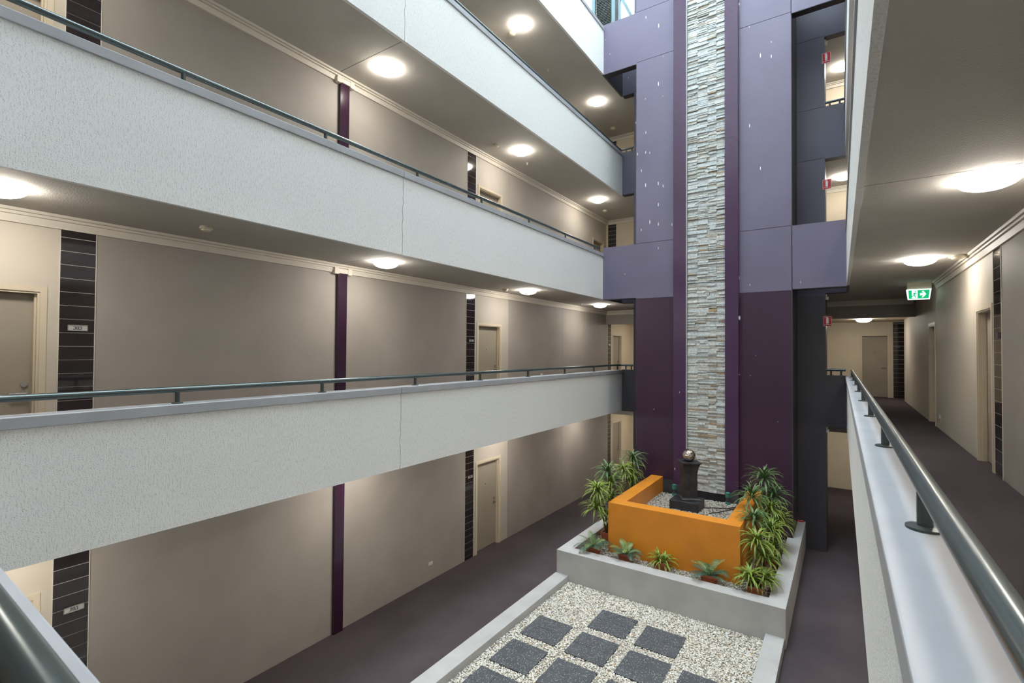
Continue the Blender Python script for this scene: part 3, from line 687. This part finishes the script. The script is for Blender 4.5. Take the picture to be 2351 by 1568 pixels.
# ------------------------------------------------------------------ ceiling fittings
def dome(x, y, zc, label, r=0.20):
    p = thing('ceiling_light', (x, y, zc-0.1), label, 'ceiling light', 'round dome ceiling lights')
    MB().lathe([(r-0.012, 0), (r-0.012, -0.02), (r-0.02, -0.022)], (x, y, zc), 36).build('base', 'white_plastic', p, smooth=True)
    n = 5; prof = [(max(r*math.cos(math.pi/2*i/n), 0.002), -0.02-0.085*math.sin(math.pi/2*i/n)) for i in range(n+1)]
    MB().lathe(prof, (x, y, zc), 24).build('diffuser', 'lamp_glass', p, smooth='all')
for x, y, lv, lb in ((-6.10, 1.03, 3, 'glowing dome light at the left picture edge under the middle left soffit'), (-6.10, 5.42, 3, 'glowing dome light by the soffit crack above the middle gallery plum post'), (-6.12, 9.75, 3, 'glowing dome light above the door of the middle left gallery'), (-6.12, 13.85, 3, 'farthest glowing dome light under the middle left soffit beside the tower'),
                     (-6.15, 1.1, 4, 'dome light at the near end of the upper left gallery'), (-6.17, 5.46, 4, 'glowing dome light by the soffit crack of the upper left gallery'), (-6.15, 9.46, 4, 'glowing dome light near the door of the upper left gallery'), (-6.17, 13.8, 4, 'farthest glowing dome light of the upper left gallery beside the tower'),
                     (-6.15, 1.1, 5, 'dome light at the near end of the top left gallery'), (-6.15, 5.4, 5, 'dome light in the near half of the top left gallery'), (-6.17, 9.44, 5, 'glowing dome light near the picture top in the top left gallery'), (-6.16, 13.69, 5, 'glowing dome light at the far end of the top left gallery'),
                     (-6.12, 1.1, 2, 'dome light over the ground floor walkway near door 203'), (-6.12, 5.4, 2, 'dome light over the ground floor walkway by the plum post'), (-6.12, 9.6, 2, 'dome light over the ground floor walkway by the middle door'), (-6.12, 13.8, 2, 'dome light over the ground floor walkway beside the planter'),
                     (0.95, 1.1, 3, 'dome light over the right middle gallery beside the camera'), (0.96, 5.36, 3, 'large glowing dome light nearest the camera on the right corridor ceiling'), (0.95, 9.5, 3, 'glowing dome light before the exit sign on the right corridor ceiling'),
                     (0.9, 5.4, 4, 'dome light in the near half of the right upper gallery'), (0.9, 9.5, 4, 'dome light in the far half of the right upper gallery'), (0.0, 15.4, 4, 'glowing dome light seen past the tower on the upper end walkway'),
                     (0.9, 5.4, 5, 'dome light in the near half of the right top gallery'), (0.9, 9.5, 5, 'dome light in the far half of the right top gallery'), (0.0, 15.5, 5, 'glowing dome light seen past the tower on the top end walkway'),
                     (0.9, 5.4, 2, 'dome light in the near half of the right ground floor walkway'), (0.9, 10.5, 2, 'dome light in the far half of the right ground floor walkway')):
    dome(x, y, CEIL[lv], lb)
for lv in (2, 3):
    dome(0.5, 18.5, CEIL[lv]-0.38, 'dome light peeking below the downstand beam of the far right hall, %s' % LV[lv])
    dome(-5.4, 17.6, CEIL[lv]-0.38, 'dome light hidden above the far hall of the %s, left part' % LV[lv])
def smoke(x, y, zc, label, r=0.075):
    p = thing('smoke_detector', (x, y, zc-0.06), label, 'smoke detector', 'ceiling smoke detectors')
    MB().lathe([(r*0.9, 0), (r*0.9, -0.012), (r, -0.014), (r, -0.028), (r*0.8, -0.034)], (x, y, zc), 26).build('base', 'cream_plastic', p, smooth=True)
    MB().lathe([(r*0.72, -0.03), (r*0.70, -0.046), (r*0.5, -0.056)], (x, y, zc), 26).build('sensor_head', 'cream_plastic', p, smooth=True)
smoke(-6.13, 2.74, CEIL[3], 'smoke detector above the wall of room 303 on the middle left soffit', 0.07)
smoke(-6.46, 9.3, CEIL[3], 'smoke detector beside the dome light over the middle left door')
smoke(-6.46, 8.9, CEIL[4], 'smoke detector above the tile strip of the upper left gallery')
smoke(-6.46, 15.0, CEIL[4], 'smoke detector at the far corner of the upper left gallery', 0.085)
smoke(-6.52, 9.6, CEIL[5], 'smoke detector against the dome light of the top left gallery', 0.09)
smoke(-6.45, 15.6, CEIL[5], 'smoke detector at the far corner of the top left gallery', 0.09)
smoke(1.36, 9.45, CEIL[3], 'smoke detector beside the cornice on the right corridor ceiling', 0.10)
def sprinkler(x, y, zc, label):
    p = thing('sprinkler', (x, y, zc-0.06), label, 'sprinkler', 'ceiling sprinklers')
    MB().lathe([(0.032, 0), (0.03, -0.01)], (x, y, zc), 16).build('collar', 'cream_plastic', p, smooth=True)
    MB().lathe([(0.012, -0.01), (0.012, -0.035), (0.026, -0.045), (0.026, -0.05)], (x, y, zc), 14).build('head', 'cream_plastic', p, smooth=True)
sprinkler(-6.43, 10.17, CEIL[4], 'small sprinkler just beyond the middle dome light of the upper left gallery')
sprinkler(-6.55, 11.37, CEIL[5], 'small sprinkler on the top left gallery soffit')
sprinkler(-6.5, 13.3, CEIL[3], 'small sprinkler before the farthest dome light of the middle left gallery')

# ------------------------------------------------------------------ signs and plates
def ribbon(mb, pts, mp, thick=0.17, thin=0.05, dd=0.0015):
    """flat pen stroke: wide on uprights, thin on level runs; pts in glyph units"""
    n = len(pts); Lp = []; Rp = []
    for i, (x, y) in enumerate(pts):
        a = pts[max(i-1, 0)]; b_ = pts[min(i+1, n-1)]; dx, dy = b_[0]-a[0], b_[1]-a[1]; l = math.hypot(dx, dy) or 1
        w_ = thin+(thick-thin)*abs(dy/l)**1.3; nx, ny = -dy/l*w_/2, dx/l*w_/2
        Lp.append((x+nx, y+ny)); Rp.append((x-nx, y-ny))
    k = len(mb.v)
    for (p, q) in zip(Lp, Rp): mb.v += [mp(*p, 0), mp(*q, 0), mp(*p, dd), mp(*q, dd)]
    for i in range(n-1):
        o_ = k+4*i; mb.f += [(o_+2, o_+3, o_+7, o_+6), (o_, o_+4, o_+5, o_+1), (o_, o_+2, o_+6, o_+4), (o_+1, o_+5, o_+7, o_+3)]
def arc(cx, cy, rx, ry, a0, a1, n=14): return [(cx+rx*math.cos(math.radians(a0+(a1-a0)*i/n)), cy+ry*math.sin(math.radians(a0+(a1-a0)*i/n))) for i in range(n+1)]
def blob(mb, cx, cy, r, mp): ribbon(mb, arc(cx, cy, r/2, r/2, 0, 360, 10), mp, r, r)
GL = {
 '0': [arc(.3, .5, .21, .45, 90, 450, 28)],
 '3': [arc(.27, .73, .21, .22, 150, -80, 16), arc(.26, .26, .25, .26, 85, -150, 18)],
 '2': [arc(.28, .70, .22, .25, 160, -20, 14)+[(.40, .48), (.22, .24), (.08, .07)], [(.06, .05), (.30, .06), (.52, .05)], [(.50, .04), (.55, .2)]],
 '4': [[(.40, 1.0), (.22, .64), (.03, .30)], [(.03, .29), (.30, .29), (.56, .29)], [(.41, .98), (.41, .5), (.41, .0)]],
}
GB = {'3': [(.1, .80, .11), (.07, .16, .13)], '2': [(.1, .76, .12)]}
def number_plate(mp, u0, u1, z0, z1, txt, label, dark=False):
    base = mp((u0+u1)/2, -0.004, z0)
    p = thing('number_plate', base, label, 'sign', 'room number plates')
    wbox(MB(), mp, u0, u1, -0.018, -0.004, z0, z1).build('plate', 'dark_plate' if dark else 'plate', p)
    fr = MB()
    for a, b_, c_, d_ in ((u0-.004, u1+.004, z0-.004, z0+.004), (u0-.004, u1+.004, z1-.004, z1+.004), (u0-.004, u0+.004, z0, z1), (u1-.004, u1+.004, z0, z1)): wbox(fr, mp, a, b_, -0.022, -0.004, c_, d_)
    fr.build('rim', 'dark_plate' if dark else 'chrome', p)
    if txt:
        h = (z1-z0)*0.66; adv = 0.66; tw_ = h*adv*len(txt); mb = MB()
        for i, ch in enumerate(txt):
            gm = lambda x, y, d, i=i: mp((u0+u1)/2-tw_/2+(i*adv+x)*h, -0.0185-d, z0+(z1-z0)*0.17+y*h)
            for st in GL[ch]: ribbon(mb, st, gm)
            for bx_, by_, br in GB.get(ch, ()): blob(mb, bx_, by_, br, gm)
        mb.build('numerals', 'black', p)
number_plate(mapL, 1.745, 1.912, 4.865, 4.922, '303', 'silver plate reading 303 on the middle gallery tile strip at the left edge')
number_plate(mapL, 1.765, 1.935, 1.805, 1.862, '203', 'silver plate reading 203 seen past the near handrail at bottom left')
number_plate(mapL, 8.645, 8.812, 4.865, 4.922, '304', 'small plate reading 304 on the tile strip by the middle door')
number_plate(mapL, 8.645, 8.812, 1.805, 1.862, '204', 'small plate reading 204 on the ground floor tile strip', dark=False)
number_plate(mapL, 8.645, 8.812, 8.055, 8.112, '404', 'small plate reading 404 just above the upper left coping')
number_plate(mapL, 16.56, 16.72, 4.865, 4.93, '', 'tiny plate on the tile strip in the far left hall')
number_plate(mapR, 8.11, 8.25, 4.865, 4.93, '', 'small dark plate on the right corridor tile strip', dark=True)
number_plate(mapE(YH), 1.40, 1.52, 4.86, 4.92, '', 'dark plate on the tile strip by the far corridor door', dark=True)

def poly(mb, pts, mp, dd=0.002):
    mb.loft([mp(x, y, 0) for x, y in pts], [mp(x, y, dd) for x, y in pts])
ex = thing('exit_sign', (1.24, 12.70, 5.74), 'green illuminated running man exit sign with an arrow pointing right', 'sign')
box(1.06, 1.44, 12.69, 12.75, 5.955, CEIL[3]).build('bracket', 'frame', ex)
MB().loft([(1.045, 12.66, 5.955), (1.435, 12.66, 5.955), (1.435, 12.74, 5.955), (1.045, 12.74, 5.955)], [(1.07, 12.70, 5.75), (1.41, 12.70, 5.75), (1.41, 12.72, 5.75), (1.07, 12.72, 5.75)]).build('case', 'exit_white', ex)
def em(x, y, d):      # glyph 0..1 x 0..0.52 on the sloping face
    t_ = y/0.52; xl, xr = 1.087-0.012*t_, 1.393+0.012*t_; return (xl+(xr-xl)*x, 12.697-0.033*t_-d-0.001, 5.77+0.165*t_)
mb = MB(); poly(mb, [(0, 0), (1, 0), (1, .52), (0, .52)], em); mb.build('face', 'exit_green', ex)
e2 = lambda x, y, d: em(x, y, d+0.0025)
mb = MB(); poly(mb, [(.56, .19), (.72, .19), (.64, .07), (.72, .07), (.86, .26), (.72, .45), (.64, .45), (.72, .33), (.56, .33)], e2); mb.build('arrow', 'exit_white', ex)
mb = MB(); poly(mb, [(.16, .03), (.44, .03), (.44, .50), (.16, .50)], e2); mb.build('doorway', 'exit_white', ex)
e3 = lambda x, y, d: em(x, y, d+0.005)
mb = MB(); poly(mb, arc(.335, .42, .035, .045, 0, 330, 10), e3); poly(mb, [(.27, .36), (.34, .36), (.31, .22), (.24, .20)], e3); poly(mb, [(.33, .35), (.42, .29), (.41, .26), (.32, .30)], e3); poly(mb, [(.27, .36), (.18, .30), (.19, .26), (.28, .32)], e3); poly(mb, [(.25, .22), (.31, .22), (.38, .08), (.33, .06)], e3); poly(mb, [(.24, .22), (.27, .18), (.2, .13), (.05, .12), (.05, .16), (.18, .18)], e3); mb.build('running_figure', 'exit_green', ex)
for z0, z1, lv in ((5.30, 5.53, 3), (8.54, 8.77, 4), (11.55, 11.80, 5)):
    p = thing('extinguisher_sign', (-0.315, 13.76, z0), 'red fire extinguisher sign on the dark core at the right %s' % LV[lv], 'sign', 'fire extinguisher signs')
    x0, x1 = -0.405, -0.235
    box(x0, x1, 13.752, 13.760, z0, z1).build('backing', 'white', p)
    box(x0+0.006, x1-0.006, 13.749, 13.752, z0+0.006, z1-0.006).build('red_field', 'red', p)
    sm = lambda x, y, d: (x0+x*(x1-x0), 13.749-d, z0+y*(z1-z0))
    mb = MB(); poly(mb, [(.34, .28), (.62, .28), (.62, .76), (.56, .84), (.56, .93), (.42, .93), (.42, .84), (.34, .76)], sm); poly(mb, [(.26, .86), (.42, .82), (.42, .88), (.26, .92)], sm); mb.build('extinguisher_symbol', 'white', p)
    mb = MB(); poly(mb, [(.06, .14), (.94, .14), (.94, .165), (.06, .165)], sm); poly(mb, [(.36, .19), (.60, .19), (.60, .23), (.36, .23)], sm); mb.build('caption_bar', 'white', p)
p = thing('extinguisher_sign', (-0.93, 13.74, 0.63), 'small red framed sign standing at the back right end of the planter rim', 'sign')
box(-1.03, -0.82, 13.70, 13.785, 0.63, 0.655).build('backing', 'red', p)
box(-1.005, -0.845, 13.715, 13.77, 0.655, 0.658).build('white_field', 'white', p); box(-0.985, -0.865, 13.725, 13.76, 0.658, 0.661).build('red_field', 'red', p)
def outlet(mp, u, z, label):
    p = thing('wall_outlet', mp(u, -0.001, z), label, 'outlet')
    wbox(MB(), mp, u-0.058, u+0.058, -0.010, -0.001, z, z+0.075).build('cover', 'white_plastic', p, bevel=0.002)
    mb = MB(); wbox(mb, mp, u-0.035, u-0.012, -0.014, -0.010, z+0.02, z+0.055); wbox(mb, mp, u+0.012, u+0.035, -0.014, -0.010, z+0.02, z+0.055); mb.build('socket_face', 'white', p)
outlet(mapL, 7.48, 0.30, 'white power outlet low on the ground floor left wall')
outlet(mapR, 12.6, 3.41, 'white power outlet low on the right corridor wall')
outlet(mapL, 11.87, 3.97, 'small white outlet on the middle left wall just above the coping')
for lv in (2, 3, 5):
    z = SOFF[lv+1] if lv < 5 else 12.22
    q = thing('wall_sensor', (-0.325, 13.9, z-0.16), 'small white sensor box high on the core corner at the right %s' % LV[lv], 'sensor', 'core corner sensors')
    box(-0.358, -0.30, 13.86, 13.94, z-0.16, z-0.09).build('housing', 'white_plastic', q, bevel=0.004); box(-0.36, -0.33, 13.88, 13.92, z-0.09, z-0.03).build('mount', 'white_plastic', q)

# ------------------------------------------------------------------ plants
def blade(mb, p0, az, el, length, width, droop, n=7, tipc=0.5, rnd=random):
    """arching strap leaf with a raised fold"""
    p = Vector(p0); k = len(mb.v); side = Vector((-math.sin(az), math.cos(az), 0)); st = length/n; e = el
    tw_ = rnd.uniform(-.25, .25)
    for i in range(n+1):
        t_ = i/n; w_ = width*(0.55+0.9*t_ if t_ < 0.4 else 0.91*(1-((t_-0.4)/0.6)**1.6))*0.5; w_ = max(w_, 0.0008)
        d = Vector((math.cos(az)*math.cos(e), math.sin(az)*math.cos(e), math.sin(e))); nrm = side.cross(d).normalized()
        s2 = (side*math.cos(tw_*t_)+nrm*math.sin(tw_*t_))
        for q, lift, edge in ((-1, 0.25, 1), (0, 0, 0), (1, 0.25, 1)):
            mb.v.append(tuple(p+s2*w_*q-nrm*w_*lift*(1 if q else 0))); mb.uv.append((edge, t_, tipc*(0.35+0.65*t_)))
        p = p+d*st; e -= droop/n*(0.5+t_)
    for i in range(n):
        a = k+3*i; mb.f += [(a, a+1, a+4, a+3), (a+1, a+2, a+5, a+4)]
def rosette(c, r, parent, material, n=34, seed=0):
    rnd = random.Random(seed); mb = MB(); mb.uv = []
    for i in range(n):
        t_ = i/n; el = math.radians(78-88*t_+rnd.uniform(-10, 10)); az = i*2.39996+rnd.uniform(-.25, .25)
        blade(mb, (c[0]+0.012*math.cos(az), c[1]+0.012*math.sin(az), c[2]-0.06*t_), az, el, r*rnd.uniform(.8, 1.15)*(1.0 if t_ > .15 else .75), 0.034*rnd.uniform(.8, 1.2), math.radians(rnd.uniform(105, 160)*(1-0.3*t_)), tipc=rnd.uniform(.1, 1.0), rnd=rnd)
    return mb.build('leaf_rosette', material, parent, smooth='all', fix=False)
def pot(p, x, y, z, lx=0.26, ly=0.18, h=0.18):
    def ring(a, b_, zz_): return [(x-a, y-b_, zz_), (x+a, y-b_, zz_), (x+a, y+b_, zz_), (x-a, y+b_, zz_)]
    mb = MB(); mb.loft(ring(lx*.42, ly*.42, z), ring(lx*.48, ly*.48, z+h*.8))
    o1, i1, o2 = ring(lx*.53, ly*.53, z+h*.78), ring(lx*.45, ly*.45, z+h), ring(lx*.53, ly*.53, z+h)
    k = len(mb.v); mb.v += o1+o2+i1+ring(lx*.44, ly*.44, z+h-.03)
    for b0, b1 in ((0, 4), (4, 8), (8, 12)):
        for i in range(4): j = (i+1) % 4; mb.f.append((k+b0+i, k+b0+j, k+b1+j, k+b1+i))
    mb.f.append((k, k+1, k+2, k+3)); mb.f.append((k+12, k+13, k+14, k+15))
    mb.build('pot', 'terracotta', p)
    box(x-lx*.44, x+lx*.44, y-ly*.44, y+ly*.44, z+h-0.05, z+h-0.028).build('potting_soil', 'soil', p)
GZ = 0.53
def dracaena(x, y, heads, label, seed, dark=()):
    p = thing('dracaena_plant', (x, y, GZ), label, 'plant', 'potted dracaena plants')
    pot(p, x, y, GZ, 0.24, 0.20, 0.18)
    for i, (hx, hy, hz, r) in enumerate(heads):
        rnd = random.Random(seed*31+i)
        b0 = Vector((x+rnd.uniform(-.04, .04), y+rnd.uniform(-.04, .04), GZ+0.14)); h_ = Vector((hx, hy, hz))
        mid = b0.lerp(h_, .55)+Vector((rnd.uniform(-.03, .03), rnd.uniform(-.03, .03), 0.04)); mid.x = b0.x+(h_.x-b0.x)*.35; mid.y = b0.y+(h_.y-b0.y)*.35
        MB().tube([b0, mid, h_-Vector((0, 0, .02))], [0.022, 0.017, 0.014], 8).build('stem', 'bark', p, smooth=True)
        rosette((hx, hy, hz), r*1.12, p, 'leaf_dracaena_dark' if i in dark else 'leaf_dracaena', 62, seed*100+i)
dracaena(-1.27, 9.36, [(-1.30, 9.72, 1.36, .36), (-1.36, 9.33, .86, .30), (-1.14, 9.48, .84, .30), (-1.20, 9.8, 1.08, .33)], 'dense potted dracaena at the front right corner of the planter', 1)
dracaena(-1.27, 10.35, [(-1.41, 10.2, 1.60, .36), (-1.17, 10.7, 1.30, .36), (-1.11, 10.6, 1.02, .30)], 'potted dracaena in the middle of the right plant row', 2, (0,))
dracaena(-1.27, 11.3, [(-1.38, 11.4, 2.10, .40), (-1.54, 10.9, 1.82, .40), (-1.22, 11.5, 1.75, .38), (-1.24, 11.2, 1.56, .34), (-1.12, 11.6, 1.24, .34)], 'tallest potted dracaena at the back right beside the tower', 3, (0, 1, 2))
dracaena(-4.33, 10.25, [(-4.36, 10.3, 2.02, .36), (-4.33, 10.41, 1.74, .36), (-4.35, 9.74, 1.75, .34), (-4.35, 9.66, 1.40, .34), (-4.33, 10.48, 1.42, .32), (-4.33, 10.3, 1.05, .28)], 'potted dracaena left of the orange box front corner', 4, (0,))
dracaena(-4.33, 11.7, [(-4.34, 11.8, 2.04, .38), (-4.33, 11.71, 1.76, .36), (-4.33, 11.2, 1.88, .32), (-4.33, 11.72, 1.50, .30)], 'potted dracaena at the back left against the purple tower', 5, (0,))
def frond(mb, c, az, el, length, droop, tipc, rnd, n=20, lw=0.10):
    p = Vector(c); e = el; st = length/n; side = Vector((-math.sin(az), math.cos(az), 0)); spine = []
    for i in range(n+1):
        d = Vector((math.cos(az)*math.cos(e), math.sin(az)*math.cos(e), math.sin(e))); nrm = side.cross(d).normalized(); spine.append((p.copy(), d, nrm)); p = p+d*st; e -= droop/n*(0.4+1.2*i/n)
    for i, (q, d, nrm) in enumerate(spine):
        t_ = i/n
        if t_ < 0.12: continue
        ll = lw*math.sin(math.pi*min(1, (t_*0.92+0.08)))**0.6
        for s_ in (-1, 1):
            tip = q+(side*s_*0.85+d*0.55+nrm*0.22).normalized()*ll; k = len(mb.v); w_ = d*0.0055
            mb.v += [tuple(q-w_), tuple(q+w_), tuple((q+tip)/2+w_*1.1+nrm*.004), tuple(tip), tuple((q+tip)/2-w_*1.1+nrm*.004)]; mb.uv += [(0, t_, tipc)]*5
            mb.f += [(k, k+1, k+2, k+4), (k+4, k+2, k+3)]
    k = len(mb.v)
    for q, d, nrm in spine:
        mb.v += [tuple(q-side*.004), tuple(q+nrm*.004), tuple(q+side*.004)]; mb.uv += [(1, 0, tipc)]*3
    for i in range(n):
        a = k+3*i; mb.f += [(a, a+1, a+4, a+3), (a+1, a+2, a+5, a+4)]
def cycad(x, y, label, seed, nf=15, size=.40, material='leaf_cycad'):
    rnd = random.Random(seed); p = thing('cycad_plant', (x, y, GZ), label, 'plant', 'potted cycad plants'); pot(p, x, y, GZ, 0.27, 0.19, 0.165)
    for i in range(nf):
        mb = MB(); mb.uv = []; az = i*2*math.pi/nf*1.0+rnd.uniform(-.3, .3); hi = i % 3 == 0
        frond(mb, (x, y, GZ+.14), az, math.radians(rnd.uniform(50, 75) if hi else rnd.uniform(25, 50)), size*rnd.uniform(.85, 1.15), math.radians(rnd.uniform(60, 100)), rnd.uniform(.6, 1) if hi else rnd.uniform(0, .25), rnd)
        mb.build('frond', material, p, smooth='all', fix=False)
cycad(-4.27, 9.36, 'potted cycad at the front left corner of the planter', 21)
cycad(-3.58, 9.40, 'potted cycad second from the left along the planter front', 22)
cycad(-2.02, 9.38, 'potted cycad right of the spider plant along the planter front', 23)
cycad(-1.20, 10.78, 'small bluish potted cycad by the right planter rim', 24, 9, .24, 'leaf_fern')
p = thing('spider_plant', (-2.88, 9.40, GZ), 'potted green strap-leaf plant in the middle of the planter front', 'plant'); pot(p, -2.88, 9.40, GZ, 0.25, 0.18, 0.18)
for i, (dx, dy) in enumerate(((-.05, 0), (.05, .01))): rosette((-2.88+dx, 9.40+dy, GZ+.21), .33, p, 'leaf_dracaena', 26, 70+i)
